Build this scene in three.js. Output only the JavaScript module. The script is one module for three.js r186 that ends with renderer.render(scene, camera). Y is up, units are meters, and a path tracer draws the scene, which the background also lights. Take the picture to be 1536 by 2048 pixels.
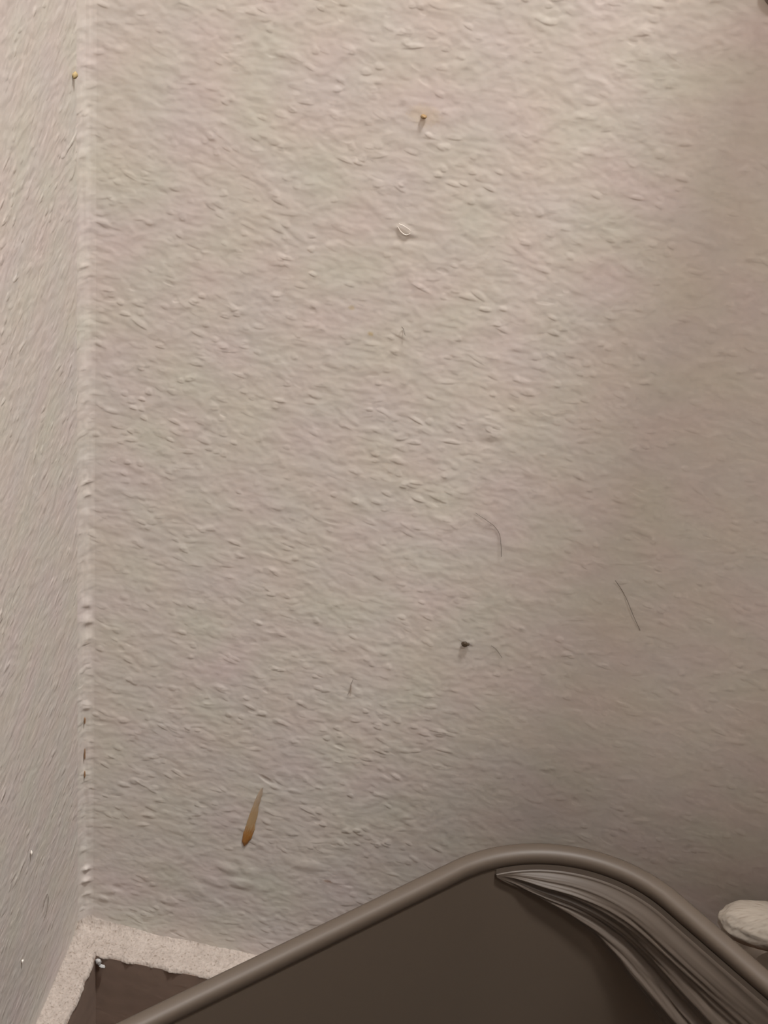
import * as THREE from 'three';
import { mergeGeometries, mergeVertices } from 'three/addons/utils/BufferGeometryUtils.js';
import { RoundedBoxGeometry } from 'three/addons/geometries/RoundedBoxGeometry.js';
import { RectAreaLightUniformsLib } from 'three/addons/lights/RectAreaLightUniformsLib.js';

// ---------------------------------------------------------------- camera, light, exposure
RectAreaLightUniformsLib.init();
const scene = new THREE.Scene();
scene.background = new THREE.Color(0x000000);
const F = 4500;                                           // focal length in pixels of the 1536 x 2048 frame
const camera = new THREE.PerspectiveCamera(2 * Math.atan(1024 / F) * 180 / Math.PI, 1536 / 2048, 0.02, 20);
camera.position.set(0.19712, 0.75054, 0.62429);
{
  const m = new THREE.Matrix4().makeBasis(
    new THREE.Vector3(0.97814, 0.075533, -0.193741),
    new THREE.Vector3(-0.170685, 0.823806, -0.540565),
    new THREE.Vector3(0.118774, 0.561817, 0.81869));
  camera.quaternion.setFromRotationMatrix(m);
}
scene.add(camera);
const renderer = new THREE.WebGLRenderer({ antialias: true });
renderer.toneMapping = THREE.LinearToneMapping;
renderer.toneMappingExposure = 0.34;
renderer.shadowMap.enabled = true;
renderer.shadowMap.type = THREE.PCFSoftShadowMap;

const PENDANT = { x: 0.66, y: 1.52, z: 0.72, radius: 0.1, power: 200, color: 0xfffdfb };   // main lamp of the washroom
const MIRROR = { x: 0.42, y: 2.0, z: 0.3, radius: 0.085, power: 1650, color: 0xfffdfb };        // small lamp close to the far wall, cut off on the right by an added shelf

// ---------------------------------------------------------------- helpers
function mulberry(a) { return () => { a |= 0; a = a + 0x6D2B79F5 | 0; let t = Math.imul(a ^ a >>> 15, 1 | a); t = t + Math.imul(t ^ t >>> 7, 61 | t) ^ t; return ((t ^ t >>> 14) >>> 0) / 4294967296; }; }
const names = new Map();
function numbered(n) { const k = names.get(n) ?? 0; names.set(n, k + 1); return k ? n + '_' + String(k).padStart(3, '0') : n; }
function mesh(name, g, m, parent) {
  const o = new THREE.Mesh(g, m); o.name = parent === scene ? numbered(name) : name;
  o.castShadow = true; o.receiveShadow = true; parent.add(o); return o;
}
function tag(o, label, category, group) { o.userData.label = label; o.userData.category = category; if (group) o.userData.group = group; return o; }
function thing(name, label, category, group) { const o = new THREE.Group(); o.name = numbered(name); scene.add(o); return tag(o, label, category, group); }
function struct(o, label, category) { o.userData.kind = 'structure'; if (label) o.userData.label = label; if (category) o.userData.category = category; return o; }
const lin = (r, g, b) => new THREE.Color().setRGB(r, g, b);

// periodic gradient noise on a lattice of nx by ny cells; the coordinates run over 0..1
function periodicNoise(nx, ny, seed) {
  const r = mulberry(seed), gx = new Float32Array(nx * ny), gy = new Float32Array(nx * ny);
  for (let i = 0; i < nx * ny; i++) { const a = r() * Math.PI * 2; gx[i] = Math.cos(a); gy[i] = Math.sin(a); }
  return (u, v) => {
    let x = u * nx, y = v * ny; const x0 = Math.floor(x), y0 = Math.floor(y); const fx = x - x0, fy = y - y0;
    const xa = ((x0 % nx) + nx) % nx, xb = (xa + 1) % nx, ya = ((y0 % ny) + ny) % ny, yb = (ya + 1) % ny;
    const w = fx * fx * fx * (fx * (fx * 6 - 15) + 10), h = fy * fy * fy * (fy * (fy * 6 - 15) + 10);
    const i00 = ya * nx + xa, i10 = ya * nx + xb, i01 = yb * nx + xa, i11 = yb * nx + xb;
    const a = gx[i00] * fx + gy[i00] * fy, b = gx[i10] * (fx - 1) + gy[i10] * fy;
    const c = gx[i01] * fx + gy[i01] * (fy - 1), d = gx[i11] * (fx - 1) + gy[i11] * (fy - 1);
    return (a + (b - a) * w + ((c + (d - c) * w) - (a + (b - a) * w)) * h) * 1.5;
  };
}
const sm = (a, b, x) => { const t = Math.min(1, Math.max(0, (x - a) / (b - a))); return t * t * (3 - 2 * t); };

// ---------------------------------------------------------------- roller-painted wall: relief and colour
const TILE = 0.5;                                          // metres of wall in one tile of the relief
function dataTexture(n, channels, fill, srgb) {
  const d = channels === 1 ? new Float32Array(n * n) : new Uint8Array(n * n * 4);
  for (let j = 0; j < n; j++) for (let i = 0; i < n; i++) fill(d, j * n + i, (i + 0.5) / n, (j + 0.5) / n);
  const t = channels === 1 ? new THREE.DataTexture(d, n, n, THREE.RedFormat, THREE.FloatType) : new THREE.DataTexture(d, n, n);
  t.wrapS = t.wrapT = THREE.RepeatWrapping; t.magFilter = THREE.LinearFilter; t.minFilter = THREE.LinearMipmapLinearFilter; t.generateMipmaps = true;
  if (srgb) t.colorSpace = THREE.SRGBColorSpace; t.needsUpdate = true; return t;
}
// lumps and craters of the paint film: metres on the wall, radius, height
function wallRelief(seed, lumps) {
  const a = periodicNoise(76, 92, seed), b = periodicNoise(170, 220, seed + 1), c = periodicNoise(320, 400, seed + 2), big = periodicNoise(26, 30, seed + 4), dens = periodicNoise(12, 12, seed + 5);
  const n = 2048;
  const tex = dataTexture(n, 1, (d, k, u, v) => { d[k] = 0.4 + 0.26 * sm(-0.3, 0.7, a(u, v)) + 0.12 * b(u, v) + 0.04 * c(u, v) + 0.14 * big(u, v); });
  // overlapping daubs left by the roller: each sags, so that its lower edge is the steep one
  const rnd = mulberry(seed + 7), px = TILE / n, H = tex.image.data;
  for (let q = 0; q < 17000; q++) {
    const x = rnd(), y = rnd(), w = 0.7 + 0.6 * dens(x, y), rx = (0.0010 + 0.0022 * rnd() * rnd()) / px, ry = (0.0008 + 0.0008 * rnd()) / px, amp = (0.06 + 0.34 * Math.pow(rnd(), 3)) * w * (rnd() < 0.85 ? 1 : -0.7), tilt = (rnd() - 0.6) * 0.9;
    const ct = Math.cos(tilt), st = Math.sin(tilt), R = Math.ceil(Math.max(rx, ry) * 1.9), ci = Math.floor(x * n), cj = Math.floor(y * n);
    for (let j = -R; j <= R; j++) for (let i = -R; i <= R; i++) {
      const ex = (i * ct + j * st) / rx; let ey = (-i * st + j * ct) / ry; ey = ey < 0 ? ey / 0.55 : ey / 1.25;
      const e = ex * ex + ey * ey; if (e > 3) continue;
      H[((cj + j + n) % n) * n + (ci + i + n) % n] += amp * Math.exp(-e * e * 0.9);
    }
  }
  const d = tex.image.data, cell = TILE / n;
  for (const [x, y, rx, ry, amp, tilt = 0] of lumps) {
    const ci = x / cell, cj = y / cell, R = Math.ceil(Math.max(rx, ry) * 2.2 / cell), ct = Math.cos(tilt), st = Math.sin(tilt);
    for (let j = -R; j <= R; j++) for (let i = -R; i <= R; i++) {
      const px = (i * ct + j * st) * cell / rx, py = (-i * st + j * ct) * cell / ry, g = Math.exp(-Math.pow(px * px + py * py, 1.5));
      const ii = ((Math.round(ci) + i) % n + n) % n, jj = ((Math.round(cj) + j) % n + n) % n;
      d[jj * n + ii] += amp * g;
    }
  }
  return tex;
}
function wallColour(seed, marks) {
  const n = 1024, a = periodicNoise(22, 26, seed), b = periodicNoise(30, 30, seed + 1), c = periodicNoise(60, 80, seed + 2), e = periodicNoise(300, 300, seed + 3);
  const tex = dataTexture(n, 4, (d, k, u, v) => {
    const t = a(u, v), s = b(u, v), m = c(u, v) * 2 + e(u, v) * 1.6;
    d[k * 4] = 205 + 2.2 * s + m - 1.0 * t; d[k * 4 + 1] = 197.2 + 1.6 * t - 1.4 * s + m; d[k * 4 + 2] = 189.6 - 2.6 * t - 0.6 * s + m; d[k * 4 + 3] = 255;
  }, true);
  const d = tex.image.data, cell = TILE / n, r = mulberry(seed + 9);
  for (const [x, y, rx, ry, col, amount] of marks) {
    const R = Math.ceil(Math.max(rx, ry) * 1.6 / cell);
    for (let j = -R; j <= R; j++) for (let i = -R; i <= R; i++) {
      const q = Math.hypot(i * cell / rx, j * cell / ry) + (r() - 0.5) * 0.35, f = amount * (1 - sm(0.55, 1.1, q)); if (f <= 0) continue;
      const ii = ((Math.round(x / cell) + i) % n + n) % n, jj = ((Math.round(y / cell) + j) % n + n) % n, o = (jj * n + ii) * 4;
      for (let ch = 0; ch < 3; ch++) d[o + ch] = d[o + ch] * (1 - f) + col[ch] * f;
    }
  }
  return tex;
}
const RUST = [150, 104, 66], OCHRE = [176, 150, 96];
const backRelief = wallRelief(11, [
  [0.105, 0.4284, 0.0032, 0.0016, 0.5, -0.3], [0.106, 0.4255, 0.004, 0.0014, -0.35, 0.1],
  [0.1393, 0.3648, 0.004, 0.002, 0.45, 0.3], [0.141, 0.3595, 0.004, 0.0018, 0.4, 0.1], [0.139, 0.356, 0.005, 0.0015, -0.35, -0.1],
  [0.0648, 0.139, 0.0042, 0.0026, 0.9, 0.2], [0.058, 0.145, 0.004, 0.0024, 0.7, -0.3], [0.0655, 0.1475, 0.0024, 0.005, 0.55, 0.6],
  [0.046, 0.13, 0.004, 0.003, 0.6, 0.1], [0.053, 0.137, 0.005, 0.0022, 0.5, -0.2], [0.036, 0.122, 0.0042, 0.0024, 0.5, 0],
  [0.011, 0.121, 0.003, 0.0022, 0.7, 0.4], [0.009, 0.116, 0.002, 0.0016, 0.6, -0.3], [0.0143, 0.1235, 0.0024, 0.0016, -0.45, 0.3],
  [0.0715, 0.1936, 0.003, 0.001, -0.6, -0.5], [0.09, 0.155, 0.006, 0.003, 0.4, 0.1], [0.03, 0.14, 0.005, 0.003, 0.45, 0.2],
]);
const backColour = wallColour(31, [
  [0.1002, 0.2432, 0.0005, 0.0028, [128, 100, 80], 0.4], [0.0975, 0.1485, 0.0022, 0.0006, [120, 84, 64], 0.5],
  [0.0969, 0.3898, 0.001, 0.0008, OCHRE, 0.5], [0.09, 0.398, 0.0012, 0.0009, OCHRE, 0.35], [0.1075, 0.468, 0.006, 0.004, [196, 176, 140], 0.25],
]);
const sideRelief = wallRelief(57, []);
const sideColour = wallColour(77, []);
function paint(relief, colour) {
  return new THREE.MeshPhysicalMaterial({ map: colour, bumpMap: relief, bumpScale: 0.00037, roughness: 0.5, specularIntensity: 0.55 });
}
const M = {
  backPaint: paint(backRelief, backColour), sidePaint: paint(sideRelief, sideColour),
};
// box with uv in tiles of TILE metres, one axis pair for each face
function tiledBox(x0, x1, y0, y1, z0, z1) {
  const g = new THREE.BoxGeometry(x1 - x0, y1 - y0, z1 - z0).translate((x0 + x1) / 2, (y0 + y1) / 2, (z0 + z1) / 2);
  return tileUV(g);
}
function tileUV(g) {
  const p = g.attributes.position, nn = g.attributes.normal, uv = g.attributes.uv;
  for (let i = 0; i < p.count; i++) {
    const ax = Math.abs(nn.getX(i)), ay = Math.abs(nn.getY(i)), az = Math.abs(nn.getZ(i));
    if (az >= ax && az >= ay) uv.setXY(i, p.getX(i) / TILE, p.getY(i) / TILE);
    else if (ax >= ay) uv.setXY(i, p.getZ(i) / TILE, p.getY(i) / TILE);
    else uv.setXY(i, p.getX(i) / TILE, p.getZ(i) / TILE);
  }
  return g;
}

// ---------------------------------------------------------------- the room shell
const RX = 1.55, RZ = 1.8, RY = 2.4, T = 0.1, BH = 0.10, BB = 0.0152, BL = 0.0108;
struct(mesh('wall_back', tiledBox(-T, RX + T, -T, RY + T, -T, 0), M.backPaint, scene), 'roller-painted off-white wall with a pebbled surface, filling most of the picture', 'wall');
struct(mesh('wall_left', tiledBox(-T, 0, -T, RY + T, 0, RZ + T), M.sidePaint, scene), 'roller-painted off-white side wall seen as a narrow strip left of the corner', 'wall');
struct(mesh('wall_right', tiledBox(RX, RX + T, -T, RY + T, 0, RZ + T), M.sidePaint, scene), 'off-white wall on the right side of the washroom', 'wall');
struct(mesh('wall_front', tiledBox(0, RX, -T, RY + T, RZ, RZ + T), M.sidePaint, scene), 'off-white wall behind the viewer', 'wall');
struct(mesh('ceiling', tiledBox(0, RX, RY, RY + T, 0, RZ), M.sidePaint, scene), 'off-white painted ceiling over the washroom', 'ceiling');
{
  const n = 512, a = periodicNoise(6, 60, 5), b = periodicNoise(20, 220, 6), c = periodicNoise(9, 9, 7);
  const t = dataTexture(n, 4, (d, k, u, v) => { const q = a(u, v) * 9 + b(u, v) * 7 + c(u, v) * 6; d[k * 4] = 118 + q; d[k * 4 + 1] = 76 + q * 0.85; d[k * 4 + 2] = 44 + q * 0.7; d[k * 4 + 3] = 255; }, true);
  M.floor = new THREE.MeshPhysicalMaterial({ map: t, roughness: 0.55 });
  struct(mesh('floor', tiledBox(0, RX, -T, 0, 0, RZ), M.floor, scene), 'brown floor under the waste bin', 'floor');
}

// corner cove between the two walls, with runs and lumps of old paint
{
  const ny = 1100, na = 16, y0 = 0.1, y1 = RY, r = 0.0055, pos = [], uv = [], idx = [];
  const n1 = periodicNoise(230, 7, 91), n2 = periodicNoise(620, 9, 92), n3 = periodicNoise(60, 5, 93);
  // height on the wall, place across the cove (0 left wall .. 1 far wall), size up, size across, rise
  const lumps = [[0.2610, 0.62, 0.0022, 0.22, 0.0009], [0.2535, 0.66, 0.0026, 0.26, 0.0015], [0.2455, 0.72, 0.0022, 0.34, 0.0009], [0.3, 0.6, 0.003, 0.2, 0.0005], [0.213, 0.62, 0.0016, 0.24, 0.0008], [0.1318, 0.6, 0.0014, 0.2, 0.0016], [0.1256, 0.58, 0.0018, 0.24, 0.0019], [0.142, 0.4, 0.002, 0.2, 0.0006], [0.118, 0.7, 0.002, 0.2, 0.0007], [0.3085, 0.7, 0.0016, 0.2, 0.0006], [0.18, 0.5, 0.003, 0.2, 0.0004], [0.36, 0.6, 0.003, 0.2, 0.0004]];
  const ys = []; for (let j = 0; j <= ny; j++) { const t = j / ny; ys.push(t < 0.85 ? y0 + 0.46 * t / 0.85 : y0 + 0.46 + (y1 - y0 - 0.46) * (t - 0.85) / 0.15); }
  for (let j = 0; j <= ny; j++) for (let i = 0; i <= na; i++) {
    const t = i / na, ang = Math.PI + t * Math.PI / 2, y = ys[j], v = (y - y0) / 2.3, fade = Math.sin(t * Math.PI) ** 2;
    let add = (n1(v, t) * 0.00012 + n2(v, t) * 0.00006 + n3(v, t) * 0.0004) * fade;
    for (const [ly, lt, s, st, amp] of lumps) { const q = (y - ly) / s, p = (t - lt) / st; if (Math.abs(q) < 3) add += 0.5 * amp * Math.exp(-q * q * (q < 0 ? 2.5 : 1) - p * p) * Math.sin(t * Math.PI); }
    const rr = r - add, c = -0.00003;
    pos.push(r + Math.cos(ang) * rr + c, y, r + Math.sin(ang) * rr + c);
    uv.push((r - (1 - t) * r * 1.57) / TILE, y / TILE);
  }
  for (let j = 0; j < ny; j++) for (let i = 0; i < na; i++) { const a = j * (na + 1) + i, b = a + 1, c = a + na + 1, d = c + 1; idx.push(a, b, c, b, d, c); }
  const g = new THREE.BufferGeometry(); g.setAttribute('position', new THREE.Float32BufferAttribute(pos, 3)); g.setAttribute('uv', new THREE.Float32BufferAttribute(uv, 2)); g.setIndex(idx); g.computeVertexNormals();
  for (let j = 0; j <= ny; j++) { g.attributes.normal.setXYZ(j * (na + 1), 1, 0, 0); g.attributes.normal.setXYZ(j * (na + 1) + na, 0, 0, 1); }
  const cove = mesh('trim_1', g, M.backPaint, scene);
  struct(cove, 'lumpy painted caulk line running up the corner between the two walls', 'caulk line');
}

// baseboards: dark brown boards whose tops carry a crust of pale dust
{
  const n = 512, a = periodicNoise(5, 70, 15), c = periodicNoise(12, 12, 17), e = periodicNoise(90, 90, 18);
  const t = dataTexture(n, 4, (d, k, u, v) => { const q = a(u, v) * 6 + c(u, v) * 6 + e(u, v) * 4; d[k * 4] = 128 + q; d[k * 4 + 1] = 110 + q * 0.9; d[k * 4 + 2] = 98 + q * 0.8; d[k * 4 + 3] = 255; }, true);
  M.board = new THREE.MeshPhysicalMaterial({ map: t, roughness: 0.6, bumpMap: sideRelief, bumpScale: 0.00008 });
  const dn = periodicNoise(120, 120, 21), dm = periodicNoise(300, 300, 22), dl = periodicNoise(30, 30, 23);
  const dustTex = dataTexture(1024, 4, (d, k, u, v) => { const q = dn(u, v) * 8 + dm(u, v) * 5 + dl(u, v) * 6, s = sm(0.42, 0.75, dm(u + 0.13, v + 0.4) + 0.4 * dn(v, u)) * 26; d[k * 4] = 157 + q - s; d[k * 4 + 1] = 146 + q - s * 1.08; d[k * 4 + 2] = 137 + q - s * 1.15; d[k * 4 + 3] = 255; }, true);
  const dh = periodicNoise(200, 200, 24);
  const dustBump = dataTexture(1024, 1, (d, k, u, v) => { d[k] = 0.5 + 0.35 * dm(u, v) + 0.3 * dh(u, v) + 0.25 * dn(u, v); });
  for (const q of [dustTex, dustBump]) { q.repeat.set(2.2, 2.2); }
  M.dust = new THREE.MeshPhysicalMaterial({ map: dustTex, bumpMap: dustBump, bumpScale: 0.0005, roughness: 0.95, specularIntensity: 0.2 });

  const paleTex = dataTexture(512, 4, (d, k, u, v) => { const q = dn(u, v) * 8 + dm(u, v) * 6, s = sm(0.42, 0.75, dm(u + 0.13, v + 0.4) + 0.4 * dn(v, u)) * 24; d[k * 4] = 176 + q - s; d[k * 4 + 1] = 166 + q - s * 1.05; d[k * 4 + 2] = 154 + q - s * 1.1; d[k * 4 + 3] = 255; }, true);
  paleTex.repeat.set(0.35, 0.08); const paleBump = dustBump.clone(); paleBump.repeat.set(0.35, 0.08);
  M.paleDust = new THREE.MeshPhysicalMaterial({ map: paleTex, bumpMap: paleBump, bumpScale: 0.0002, roughness: 0.95, specularIntensity: 0.2 });

  const backBoard = new THREE.Group(); backBoard.name = 'baseboard_back'; scene.add(backBoard);
  struct(backBoard, 'dark brown baseboard with a pale dusty top along the far wall', 'baseboard');
  mesh('board', tiledBox(BL, RX, 0, BH, 0.0002, BB), M.board, backBoard);
  const leftBoard = new THREE.Group(); leftBoard.name = 'baseboard_left'; scene.add(leftBoard);
  struct(leftBoard, 'dark brown baseboard with a pale dusty top along the left side wall', 'baseboard');
  mesh('board', tiledBox(0.0002, BL, 0, BH, 0.0002, RZ), M.board, leftBoard);

  // a crust of dust: closed strip, thickness varying, ragged at the outer edge
  function crust(len, width, along, seed, rise) {
    const nx = Math.round(Math.min(len, 0.32) / 0.0006), nw = 22, pos = [], uv = [], idx = [], top = [], bot = [];
    const e1 = periodicNoise(64, 3, seed), e2 = periodicNoise(260, 30, seed + 1), e3 = periodicNoise(120, 12, seed + 2), e4 = periodicNoise(24, 3, seed + 3);
    for (let i = 0; i <= nx; i++) {
      const t = i / nx, s = (t < 0.95 ? t / 0.95 * Math.min(len, 0.3) : Math.min(len, 0.3) + (len - Math.min(len, 0.3)) * (t - 0.95) / 0.05);
      const ragged = e1(t, 0.2) * 0.0007 + e2(t, 0.5) * 0.0003 + 0.0002;
      for (let k = 0; k <= nw; k++) {
        const q = k / nw, w = q * (width + ragged);
        const wallSide = Math.exp(-w / 0.0026) * (rise(s) + 0.0006 * e4(t, 0.3));
        const h = 0.0012 + wallSide + 0.0004 * e3(t, q) + 0.00022 * e2(t, q);
        const edge = Math.sqrt(Math.max(0, 1 - Math.pow(Math.max(0, (q - 0.86) / 0.14), 2)));
        const y = BH + Math.max(0.00005, h * (0.12 + 0.88 * edge));
        const x = along === 'x' ? s : w, z = along === 'x' ? w : s;
        pos.push(x, y, z); uv.push(x / TILE, z / TILE);
      }
    }
    const cols = nw + 1, flip = along !== 'x';
    const tri = (a, b, c) => flip ? idx.push(a, c, b) : idx.push(a, b, c);
    for (let i = 0; i < nx; i++) for (let k = 0; k < nw; k++) { const a = i * cols + k, b = a + 1, c = a + cols, d = c + 1; tri(a, b, c); tri(b, d, c); }
    // skirt on the outer edge, down onto the board
    const base = pos.length / 3;
    for (let i = 0; i <= nx; i++) { const a = (i * cols + nw) * 3; pos.push(pos[a], BH - 0.0004, pos[a + 2]); uv.push(pos[a] / TILE, pos[a + 2] / TILE); }
    for (let i = 0; i < nx; i++) { const a = i * cols + nw, c = a + cols, b = base + i, d = b + 1; tri(a, b, c); tri(b, d, c); }
    const g = new THREE.BufferGeometry(); g.setAttribute('position', new THREE.Float32BufferAttribute(pos, 3)); g.setAttribute('uv', new THREE.Float32BufferAttribute(uv, 2)); g.setIndex(idx); g.computeVertexNormals(); return g;
  }
  const db = mesh('dust_layer', crust(RX, BB, 'x', 41, (s) => 0.0012 + 0.006 * Math.exp(-s / 0.011)), M.dust, backBoard); db.userData.label = 'pale grainy dust and caulk on top of the board';
  const dl2 = mesh('dust_layer', crust(RZ, BL, 'z', 61, (s) => 0.0008 + 0.006 * Math.exp(-s / 0.009)), M.dust, leftBoard); dl2.userData.label = 'pale grainy dust and caulk on top of the board';
  // the other two sides, plain
  const rb = new THREE.Group(); rb.name = 'baseboard_right'; scene.add(rb); struct(rb, 'dark brown baseboard along the right wall', 'baseboard'); mesh('board', tiledBox(RX - 0.012, RX, 0, BH, BB, RZ - 0.012), M.board, rb);
  const fb = new THREE.Group(); fb.name = 'baseboard_front'; scene.add(fb); struct(fb, 'dark brown baseboard along the wall behind the viewer', 'baseboard'); mesh('board', tiledBox(BL, RX, 0, BH, RZ - 0.012, RZ), M.board, fb);
}

// ---------------------------------------------------------------- waste bin with a plastic liner
const RIM = 0.25;
M.bin = new THREE.MeshPhysicalMaterial({ color: lin(0.068, 0.0505, 0.037), roughness: 0.55 });
M.liner = new THREE.MeshPhysicalMaterial({ color: lin(0.076, 0.057, 0.043), roughness: 0.6, transmission: 0.2, thickness: 0, side: THREE.DoubleSide });
// plan of the rim: four sides with rounded corners; the far corner points into the room corner
const planPts = (() => {
  const A = new THREE.Vector2(0.18625, 0.0438);                        // sharp far corner, outside of the lip
  const dl = new THREE.Vector2(-0.66205, 0.74946), dr = new THREE.Vector2(0.7496, 0.6619);
  const B = A.clone().addScaledVector(dr, 0.225), D = A.clone().addScaledVector(dl, 0.29), C = B.clone().addScaledVector(dl, 0.29);
  return { q: [A, B, C, D], r: [0.0526, 0.0526, 0.0526, 0.0526] };
})();
// outline: list of {x, z, nx, nz (inward)}; inset moves the sides inward
function binOutline(inset, seg = 160) {
  const { q, r } = planPts, n = 4, lines = [], pts = [];
  const cen = q.reduce((s, p) => s.clone().add(p), new THREE.Vector2()).multiplyScalar(0.25);
  for (let i = 0; i < n; i++) {
    const a = q[i], b = q[(i + 1) % n], d = b.clone().sub(a).normalize(), nrm = new THREE.Vector2(-d.y, d.x);
    if (nrm.dot(cen.clone().sub(a)) < 0) nrm.negate();
    lines.push({ p: a.clone().addScaledVector(nrm, inset), d, nrm });
  }
  const hit = (l, m) => { const det = l.d.x * m.d.y - l.d.y * m.d.x, w = m.p.clone().sub(l.p), t = (w.x * m.d.y - w.y * m.d.x) / det; return l.p.clone().addScaledVector(l.d, t); };
  for (let i = 0; i < n; i++) {
    const l0 = lines[(i + n - 1) % n], l1 = lines[i], v = hit(l0, l1), rad = Math.max(0.012, r[i] - inset);
    const cosA = -l0.d.dot(l1.d), half = Math.acos(cosA) / 2, back = rad / Math.tan(half);
    const s = v.clone().addScaledVector(l0.d, -back), e = v.clone().addScaledVector(l1.d, back), cc = s.clone().addScaledVector(l0.nrm, rad);
    const a0 = Math.atan2(s.y - cc.y, s.x - cc.x); let a1 = Math.atan2(e.y - cc.y, e.x - cc.x); while (a1 - a0 > Math.PI) a1 -= 2 * Math.PI; while (a1 - a0 < -Math.PI) a1 += 2 * Math.PI;
    for (let k = 0; k <= 24; k++) { const a = a0 + (a1 - a0) * k / 24; pts.push({ x: cc.x + Math.cos(a) * rad, z: cc.y + Math.sin(a) * rad, nx: -Math.cos(a), nz: -Math.sin(a) }); }
    const nv = hit(l1, lines[(i + 1) % n]), nr = Math.max(0.012, r[(i + 1) % n] - inset), c2 = -l1.d.dot(lines[(i + 1) % n].d), nb = nr / Math.tan(Math.acos(c2) / 2), e2 = nv.clone().addScaledVector(l1.d, -nb);
    for (let k = 1; k < seg; k++) { const t = k / seg; pts.push({ x: e.x + (e2.x - e.x) * t, z: e.y + (e2.y - e.y) * t, nx: l1.nrm.x, nz: l1.nrm.y }); }
  }
  return pts;
}
// loft of closed rings: profile rows of [inset, y]; shift(i, j, p) may move a point
function loft(profile, seg, closeFirst, closeLast, shift) {
  const pos = [], idx = []; let m = 0;
  profile.forEach(([inset, y], j) => { const ring = binOutline(inset, seg); m = ring.length; ring.forEach((p, i) => { const s = shift ? shift(i / m, j / (profile.length - 1), p) : 0; pos.push(p.x + p.nx * s, y, p.z + p.nz * s); }); });
  for (let j = 0; j < profile.length - 1; j++) for (let i = 0; i < m; i++) { const a = j * m + i, b = j * m + (i + 1) % m, c = a + m, d = b + m; idx.push(a, b, c, b, d, c); }
  const cap = (j, flip) => { let cx = 0, cz = 0; for (let i = 0; i < m; i++) { cx += pos[(j * m + i) * 3]; cz += pos[(j * m + i) * 3 + 2]; } const k = pos.length / 3; pos.push(cx / m, profile[j][1], cz / m); for (let i = 0; i < m; i++) { const a = j * m + i, b = j * m + (i + 1) % m; flip ? idx.push(a, k, b) : idx.push(a, b, k); } };
  if (closeFirst) cap(0, false); if (closeLast) cap(profile.length - 1, true);
  const g = new THREE.BufferGeometry(); g.setAttribute('position', new THREE.Float32BufferAttribute(pos, 3)); g.setIndex(idx);
  g.setAttribute('uv', new THREE.Float32BufferAttribute(new Float32Array(pos.length / 3 * 2), 2)); g.computeVertexNormals(); return g;
}
{
  const bin = thing('waste_bin', 'taupe plastic waste bin with a rounded rim standing in the corner', 'bin');
  const prof = [[0.0405, 0.0006], [0.0395, 0.004]]; for (let i = 1; i <= 8; i++) prof.push([0.0395 - 0.0365 * i / 8, 0.004 + (RIM - 0.008) * i / 8]);
  prof.push([0.006, RIM - 0.004]); for (let i = 8; i >= 1; i--) prof.push([0.0428 - 0.0365 * i / 8, 0.006 + (RIM - 0.011) * i / 8]);
  mesh('body', loft(prof, 24, true, true), M.bin, bin);
  const lip = [[0.0015, -0.0105], [0.0003, -0.0098], [0, -0.009], [0, -0.0024], [0.0006, -0.0008], [0.0019, 0], [0.0044, 0], [0.0058, -0.0006], [0.0066, -0.002], [0.0067, -0.0042], [0.0058, -0.0062], [0.0036, -0.008], [0.0017, -0.0095], [0.0015, -0.0105]].map(([a, b]) => [a, RIM + b]);
  const rim = mesh('rim', loft(lip, 24, false, false), M.bin, bin); rim.userData.label = 'smooth rolled lip round the opening';
}
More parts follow.
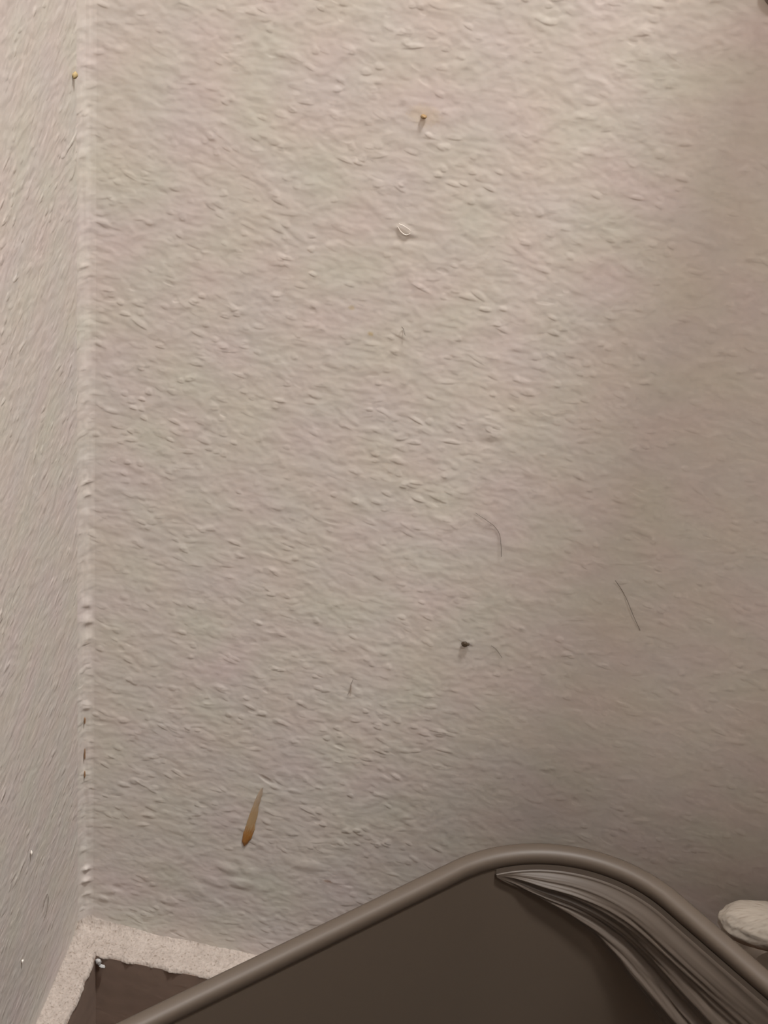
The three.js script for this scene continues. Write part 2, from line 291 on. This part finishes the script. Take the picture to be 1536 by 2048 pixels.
{
  // a flap of thin film folded over the lip on the right-hand side: it comes over the top, hangs inside in
  // long slack folds that gather at the far corner, and grows deeper away from it
  const ring = binOutline(0.0, 160), i0 = 4, i1 = 24 + 150, nu = i1 - i0, nt = 90, pos = [], idx = [];
  const f1 = periodicNoise(9, 26, 301), f2 = periodicNoise(5, 12, 302), f3 = periodicNoise(30, 60, 303), f4 = periodicNoise(16, 8, 304);
  const lipPath = []; for (let q = 0; q <= 8; q++) lipPath.push([0.0071 + 0.0004 * q / 8, -0.0042 - 0.002 * q / 8]);
  const arc = [0]; for (let i = i0 + 1; i <= i1; i++) arc.push(arc[arc.length - 1] + Math.hypot(ring[i].x - ring[i - 1].x, ring[i].z - ring[i - 1].z));
  for (let i = 0; i <= nu; i++) {
    const p = ring[i0 + i], u = arc[i] / arc[nu], depth = 0.0008 + 0.07 * Math.pow(u, 0.85) + 0.003 * f4(u, 0.3) * u;
    for (let k = 0; k <= nt; k++) {
      let inset, y;
      if (k <= 24) { const q = k / 24 * 8, a = Math.min(7, Math.floor(q)), w = q - a; inset = lipPath[a][0] + (lipPath[a + 1][0] - lipPath[a][0]) * w; y = lipPath[a][1] + (lipPath[a + 1][1] - lipPath[a][1]) * w;
        y += 0.0001 * Math.abs(f1(u * 0.6, k / 40)); }
      else {
        const t = (k - 24) / (nt - 24), loose = sm(0, 0.18, t) * sm(0, 0.12, u), s = t * (0.35 + 0.65 * depth / 0.085);
        inset = 0.0075 + 0.152 * depth * t + loose * (0.0022 + 0.0022 * f2(u * 0.4, s * 0.8 + 0.1) + 0.0009 * Math.pow(Math.abs(f1(u * 0.22, s * 0.6 - u * 0.05)), 0.75) + 0.0004 * f3(u * 0.1, s * 0.9));
        inset = Math.max(inset - sm(0.8, 1, t) * 0.0025, 0.0079 + 0.153 * depth * t); y = -0.0062 - depth * t;
      }
      pos.push(p.x + p.nx * inset, RIM + y, p.z + p.nz * inset);
    }
  }
  for (let i = 0; i < nu; i++) for (let k = 0; k < nt; k++) { const a = i * (nt + 1) + k, b = a + 1, c = a + nt + 1, d = c + 1; idx.push(a, c, b, b, c, d); }
  const g = new THREE.BufferGeometry(); g.setAttribute('position', new THREE.Float32BufferAttribute(pos, 3)); g.setAttribute('uv', new THREE.Float32BufferAttribute(new Float32Array(pos.length / 3 * 2), 2)); g.setIndex(idx); g.computeVertexNormals();
  const o = mesh('bin_liner', g, M.liner, scene); tag(o, 'thin creased plastic film folded over the right side of the waste bin rim', 'bin liner');
}

// ---------------------------------------------------------------- dusty shut-off valve beyond the bin
{
  const metal = new THREE.MeshPhysicalMaterial({ color: lin(0.42, 0.36, 0.3), roughness: 0.45, metalness: 0.3 });
  const v = thing('valve', 'pale oval valve knob thick with dust, at the wall beyond the bin rim', 'valve');
  v.position.set(0.2685, 0.1965, 0);
  const hg = new THREE.SphereGeometry(1, 64, 40), p = hg.attributes.position, nz = periodicNoise(40, 40, 401), n2 = periodicNoise(14, 14, 402);
  for (let i = 0; i < p.count; i++) {
    let x = p.getX(i), y = p.getY(i), z = p.getZ(i); const u = hg.attributes.uv.getX(i), w = hg.attributes.uv.getY(i);
    const pole = Math.sqrt(1 - y * y), k = 1 + (0.02 * nz(u, w) + 0.04 * n2(u, w)) * pole;
    const full = Math.sqrt(1 + x * x); p.setXYZ(i, x * 0.026 * k, y * 0.0078 * k * full, z * 0.0092 * k * full);
  }
  hg.translate(0, 0.0005, 0.03); hg.computeVertexNormals();
  const knob = mesh('handle', hg, M.paleDust, v); knob.userData.label = 'dust-caked oval handle';
  const stem = new THREE.LatheGeometry([[0, -0.05], [0.0075, -0.05], [0.0085, -0.046], [0.0085, -0.03], [0.0105, -0.028], [0.0105, -0.02], [0.006, -0.018], [0.005, -0.004], [0, -0.004]].map((q) => new THREE.Vector2(...q)), 32);
  stem.translate(0, 0, 0.03); mesh('valve_body', stem, metal, v);
  const stub = new THREE.LatheGeometry([[0, 0], [0.016, 0], [0.0165, 0.0015], [0.014, 0.004], [0.0072, 0.005], [0.0072, 0.03], [0, 0.03]].map((q) => new THREE.Vector2(...q)), 32); stub.rotateX(Math.PI / 2); stub.translate(0, -0.04, 0.0003); mesh('wall_flange', stub, metal, v);
}

// ---------------------------------------------------------------- things stuck to the walls
// lump: an uneven pebble, flattened against the surface
function lump(seed, sx, sy, sz, detail = 3) {
  const g = mergeVertices(new THREE.IcosahedronGeometry(1, detail).deleteAttribute('normal').deleteAttribute('uv')), r = periodicNoise(5, 5, seed), p = g.attributes.position;
  for (let i = 0; i < p.count; i++) { const x = p.getX(i), y = p.getY(i), z = p.getZ(i), k = 1 + 0.35 * r(Math.atan2(y, x) / 6.2832 + 0.5, z * 0.4 + 0.5); p.setXYZ(i, x * sx * k, y * sy * k, z * sz * k); }
  g.setAttribute('uv', new THREE.Float32BufferAttribute(new Float32Array(p.count * 2), 2)); g.computeVertexNormals(); return g;
}
const matte = (r, g, b, rough = 0.85) => new THREE.MeshPhysicalMaterial({ color: lin(r, g, b), roughness: rough });
{
  const s = tag(mesh('dirt_speck', lump(501, 0.00085, 0.00075, 0.0005), matte(0.3, 0.2, 0.1), scene), 'tiny tan speck high on the wall above the pale highlight', 'speck', 'specks on the wall'); s.position.set(0.1077, 0.4678, 0.0006);
  const d = tag(mesh('dirt_speck', lump(502, 0.0011, 0.00095, 0.0007), matte(0.055, 0.035, 0.018, 0.6), scene), 'dark brown speck on the wall above the bin', 'speck', 'specks on the wall'); d.position.set(0.1392, 0.2733, 0.0007);
  const tail = lump(503, 0.00055, 0.00055, 0.0004, 2); tail.translate(0.0012, 0.0002, 0); mesh('flake', tail, matte(0.07, 0.05, 0.03), d);
}
{
  // dried run: an elongated film, pale and thin above, amber and thick at its lower end
  const L = 40, W = 12, pos = [], col = [], idx = [];
  const rn = periodicNoise(12, 7, 511), rc = periodicNoise(16, 9, 512);
  const path = new THREE.CatmullRomCurve3([[0.0702, 0.1895], [0.0692, 0.1845], [0.0680, 0.1785], [0.0671, 0.1725], [0.0661, 0.1665], [0.0653, 0.1622], [0.0648, 0.1588]].map(([x, y]) => new THREE.Vector3(x, y, 0)));
  const half = [[0, 0.0004], [0.08, 0.0008], [0.2, 0.0011], [0.32, 0.0013], [0.5, 0.0017], [0.68, 0.00185], [0.8, 0.0017], [0.92, 0.0011], [1, 0.0002]];
  const at = (t) => { for (let i = 1; i < half.length; i++) if (t <= half[i][0]) { const [a, b] = [half[i - 1], half[i]]; return b[1] + (a[1] - b[1]) * (b[0] - t) / (b[0] - a[0]); } return 0.0002; };
  const pale = [0.46, 0.37, 0.285], tan = [0.44, 0.30, 0.16], amber = [0.36, 0.165, 0.04], brown = [0.25, 0.09, 0.018];
  const mix = (a, b, t) => a.map((v, i) => v + (b[i] - v) * t);
  for (let i = 0; i <= L; i++) for (let k = 0; k <= W; k++) {
    const t = i / L, q = k / W * 2 - 1, c = path.getPoint(t), w = at(t) * (1 + 0.22 * rn(t, 0.3 + 0.3 * Math.sign(q)));
    pos.push(c.x + q * w, c.y + 0.0003 * q, 0.00022 + 0.0004 * (0.4 + 0.6 * t) * (1 - q * q) * Math.min(1, (1 - t) * 12));
    const j = rc(t, k / W) * 0.35; let m = t < 0.5 ? mix(pale, tan, sm(0.05, 0.45, t + j * 0.5)) : mix(tan, amber, sm(0.55, 0.72, t + j * 0.3));
    m = mix(m, brown, 0.65 * sm(0.72, 0.9, t + j * 0.4) * (0.55 + 0.45 * q * q)); col.push(...m);
  }
  for (let i = 0; i < L; i++) for (let k = 0; k < W; k++) { const a = i * (W + 1) + k, b = a + 1, c = a + W + 1, d = c + 1; idx.push(a, c, b, b, c, d); }
  const g = new THREE.BufferGeometry(); g.setAttribute('position', new THREE.Float32BufferAttribute(pos, 3)); g.setAttribute('color', new THREE.Float32BufferAttribute(col, 3)); g.setAttribute('uv', new THREE.Float32BufferAttribute(new Float32Array(pos.length / 3 * 2), 2)); g.setIndex(idx); g.computeVertexNormals();
  tag(mesh('dried_drip', g, new THREE.MeshPhysicalMaterial({ vertexColors: true, roughness: 0.5 }), scene), 'amber-brown dried drip on the wall at lower left', 'drip');
}
{
  const hairMat = matte(0.13, 0.105, 0.085, 0.5);
  const hairs = [
    [[[0.1375, 0.3285], [0.1412, 0.3267], [0.1445, 0.3242], [0.1463, 0.3218], [0.1474, 0.3178], [0.148, 0.3126]], 'bent fine hair stuck to the middle of the wall'],
    [[[0.1872, 0.3113], [0.1886, 0.3095], [0.1904, 0.3068], [0.1924, 0.3037], [0.1952, 0.2982], [0.1983, 0.2922]], 'longest straight fine hair, right of the dark speck'],
    [[[0.1485, 0.2748], [0.1502, 0.2734], [0.1518, 0.2715], [0.1529, 0.2704]], 'short fine hair just right of the dark speck'],
    [[[0.1068, 0.3946], [0.1074, 0.3938], [0.1079, 0.3927], [0.1083, 0.3917]], 'very short hair on the wall below the pale highlight'],
    [[[0.1010, 0.2485], [0.1004, 0.2462], [0.1003, 0.2438], [0.0996, 0.2412]], 'faint short hair low on the wall above the left bin rim'],
  ];
  hairs.forEach(([pts, label], i) => {
    const c = new THREE.CatmullRomCurve3(pts.map(([x, y], k) => new THREE.Vector3(x, y, 0.0005 + 0.0003 * Math.sin(k * 1.9 + i))));
    tag(mesh('hair', new THREE.TubeGeometry(c, 40, i === 4 ? 0.00006 : 0.00008, 6), hairMat, scene), label, 'hair', 'hairs on the wall');
  });
  // a curled hair on the left wall
  const ring = new THREE.CatmullRomCurve3([[0.1548, 0.0482], [0.1572, 0.046], [0.1564, 0.0428], [0.1525, 0.042], [0.1492, 0.0448], [0.1478, 0.0466]].map(([y, z], k) => new THREE.Vector3(0.0005 + 0.0002 * Math.sin(k * 2), y, z)));
  tag(mesh('hair', new THREE.TubeGeometry(ring, 40, 0.00009, 6), hairMat, scene), 'small curled hair on the left side wall', 'hair', 'hairs on the wall');
}
{
  // pale flecks of paint on the side wall, flecks and stains in the corner
  const white = matte(0.68, 0.63, 0.57, 0.6);
  [[0.0006, 0.1928, 0.0602, 0.0004, 0.0010, 0.0006, 'upper white paint fleck on the left side wall'], [0.0006, 0.1504, 0.0719, 0.0004, 0.0006, 0.0007, 'lower white paint fleck on the left side wall, near the picture edge']].forEach(([x, y, z, sx, sy, sz, label], i) => {
    const f = tag(mesh('paint_fleck', lump(520 + i, sx, sy, sz, 2), white, scene), label, 'fleck', 'white flecks'); f.position.set(x, y, z);
  });
  const c = tag(mesh('stain_spot', lump(531, 0.0008, 0.0011, 0.0012, 2), matte(0.36, 0.27, 0.13), scene), 'ochre spot beside the wall corner near the top', 'spot'); c.position.set(0.0006, 0.4675, 0.0085);
  const rustMat = matte(0.3, 0.17, 0.085);
  [[0.2075, 0.0016, 'upper'], [0.191, 0.0026, 'middle'], [0.181, 0.0018, 'lower']].forEach(([y, h, w], i) => {
    const s = tag(mesh('rust_streak', lump(540 + i, 0.00028, h, 0.00028, 2), rustMat, scene), w + ' of three thin rust streaks in the wall corner', 'streak', 'rust streaks'); s.position.set(0.0019, y, 0.0019);
  });
  const l = tag(mesh('lint', mergeGeometries([lump(551, 0.0012, 0.0014, 0.001, 2), lump(552, 0.0013, 0.0007, 0.0009, 2).translate(0.0016, -0.0016, 0.0004)]), matte(0.36, 0.35, 0.34), scene), 'whitish tuft of lint at the inner corner of the dusty baseboard', 'lint'); l.position.set(0.0122, 0.0985, 0.0166);
}
{
  // raised glossy crescents that model the highlight on a bump of the paint
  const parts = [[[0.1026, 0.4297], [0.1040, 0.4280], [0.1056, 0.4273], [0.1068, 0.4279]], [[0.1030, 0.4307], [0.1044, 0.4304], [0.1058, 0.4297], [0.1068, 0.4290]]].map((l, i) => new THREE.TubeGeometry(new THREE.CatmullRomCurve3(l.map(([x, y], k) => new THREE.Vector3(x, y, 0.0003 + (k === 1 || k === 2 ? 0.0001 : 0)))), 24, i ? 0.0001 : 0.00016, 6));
  tag(mesh('bump_highlight', mergeGeometries(parts), new THREE.MeshPhysicalMaterial({ color: lin(0.62, 0.56, 0.5), roughness: 0.25 }), scene), 'raised pale crescent standing for a highlight in the upper middle of the wall', 'glint');
}
{
  const cap = new THREE.LatheGeometry([[0, 0.0032], [0.003, 0.0031], [0.0048, 0.0024], [0.0056, 0.001], [0.0058, 0], [0, 0]].map((q) => new THREE.Vector2(...q)), 40); cap.rotateX(Math.PI / 2);
  const o = tag(mesh('screw_cap', cap, matte(0.16, 0.12, 0.1, 0.6), scene), 'dark brown screw cap on the wall at the top right edge', 'cap'); o.position.set(0.2066, 0.5226, 0.0002);
}

// ---------------------------------------------------------------- unseen shelf above, added to cut off the small lamp on the right
{
  const wood = matte(0.5, 0.44, 0.38, 0.5);
  const b = thing('shade_shelf', 'narrow pale shelf added out of view to block the small lamp on the right', 'shelf');
  const x0 = 0.232, x1 = 0.85, y = 0.80, d = 0.125;
  const slab = new RoundedBoxGeometry(x1 - x0, 0.02, d, 3, 0.003); slab.translate((x0 + x1) / 2, y, d / 2 + 0.0005); mesh('board', slab, wood, b);
  for (const x of [x0 + 0.12, x1 - 0.12]) {
    const sh = new THREE.Shape(); sh.moveTo(0, 0); sh.lineTo(d * 0.8, 0); sh.quadraticCurveTo(0.02, -0.02, 0, -0.09); sh.lineTo(0, 0);
    const g = new THREE.ExtrudeGeometry(sh, { depth: 0.012, bevelEnabled: false }); g.rotateY(-Math.PI / 2); g.translate(x, y - 0.0102, 0.0005); mesh('bracket', g, wood, b);
  }
}

// ---------------------------------------------------------------- unseen low cabinet, added to shade the lower right of the wall
{
  const wood = matte(0.3, 0.24, 0.19, 0.5), c = thing('shade_cabinet', 'low brown cabinet added out of view to shade the lower right of the wall', 'cabinet');
  const x0 = 0.385, x1 = 0.8, h = 0.64, d = 0.34;
  const body = new RoundedBoxGeometry(x1 - x0, h - 0.02, d, 2, 0.004); body.translate((x0 + x1) / 2, (h - 0.02) / 2 + 0.0005, d / 2 + BB + 0.003); mesh('body', body, wood, c);
  const top = new RoundedBoxGeometry(x1 - x0 + 0.01, 0.02, d + 0.01, 2, 0.004); top.translate((x0 + x1) / 2, h - 0.009, d / 2 + BB + 0.008); mesh('cabinet_top', top, wood, c);
  for (const k of [0, 1]) {
    const w = (x1 - x0) / 2 - 0.012, door = new RoundedBoxGeometry(w, h - 0.08, 0.016, 2, 0.003); door.translate(x0 + 0.008 + w / 2 + k * (w + 0.008), (h - 0.02) / 2, d + BB + 0.012);
    const dm = mesh('door', door, wood, c), kn = new THREE.SphereGeometry(0.011, 24, 16); kn.translate((x0 + x1) / 2 + (k ? 1 : -1) * 0.03, h * 0.6, d + BB + 0.029); mesh('knob', kn, wood, dm);
  }
}

// ---------------------------------------------------------------- lamps
function lamp(name, label, L) {
  const p = thing(name, label, 'lamp'), k = L.radius / 0.1;
  p.position.set(L.x, L.y, L.z);
  const shade = new THREE.LatheGeometry([[0.012, 0.09], [0.05, 0.08], [0.1, 0.045], [0.125, 0], [0.122, 0], [0.097, 0.042], [0.048, 0.075], [0.012, 0.084]].map(([x, y]) => new THREE.Vector2(x * k, y * k)), 48);
  mesh('shade', shade, matte(0.6, 0.58, 0.55, 0.5), p);
  const len = RY - L.y - 0.085 * k, rod = new THREE.CylinderGeometry(0.006, 0.006, len, 16); rod.translate(0, 0.085 * k + len / 2, 0); mesh('cord', rod, matte(0.05, 0.05, 0.05), p);
  const dif = new THREE.CylinderGeometry(L.radius, L.radius * 0.96, 0.008, 48); dif.translate(0, 0.012, 0);
  mesh('diffuser', dif, new THREE.MeshStandardMaterial({ color: 0xffffff, emissive: L.color, emissiveIntensity: 2 }), p);
  const area = new THREE.RectAreaLight(L.color, L.power, L.radius * 1.77, L.radius * 1.77); area.position.set(0, 0.006, 0); area.rotation.x = -Math.PI / 2; area.name = 'lamp_light'; p.add(area);
}
lamp('pendant_lamp', 'larger pendant lamp hanging in the middle of the washroom, out of view', PENDANT);
lamp('pendant_lamp', 'small pendant lamp hanging close to the far wall, out of view', MIRROR);

renderer.render(scene, camera);
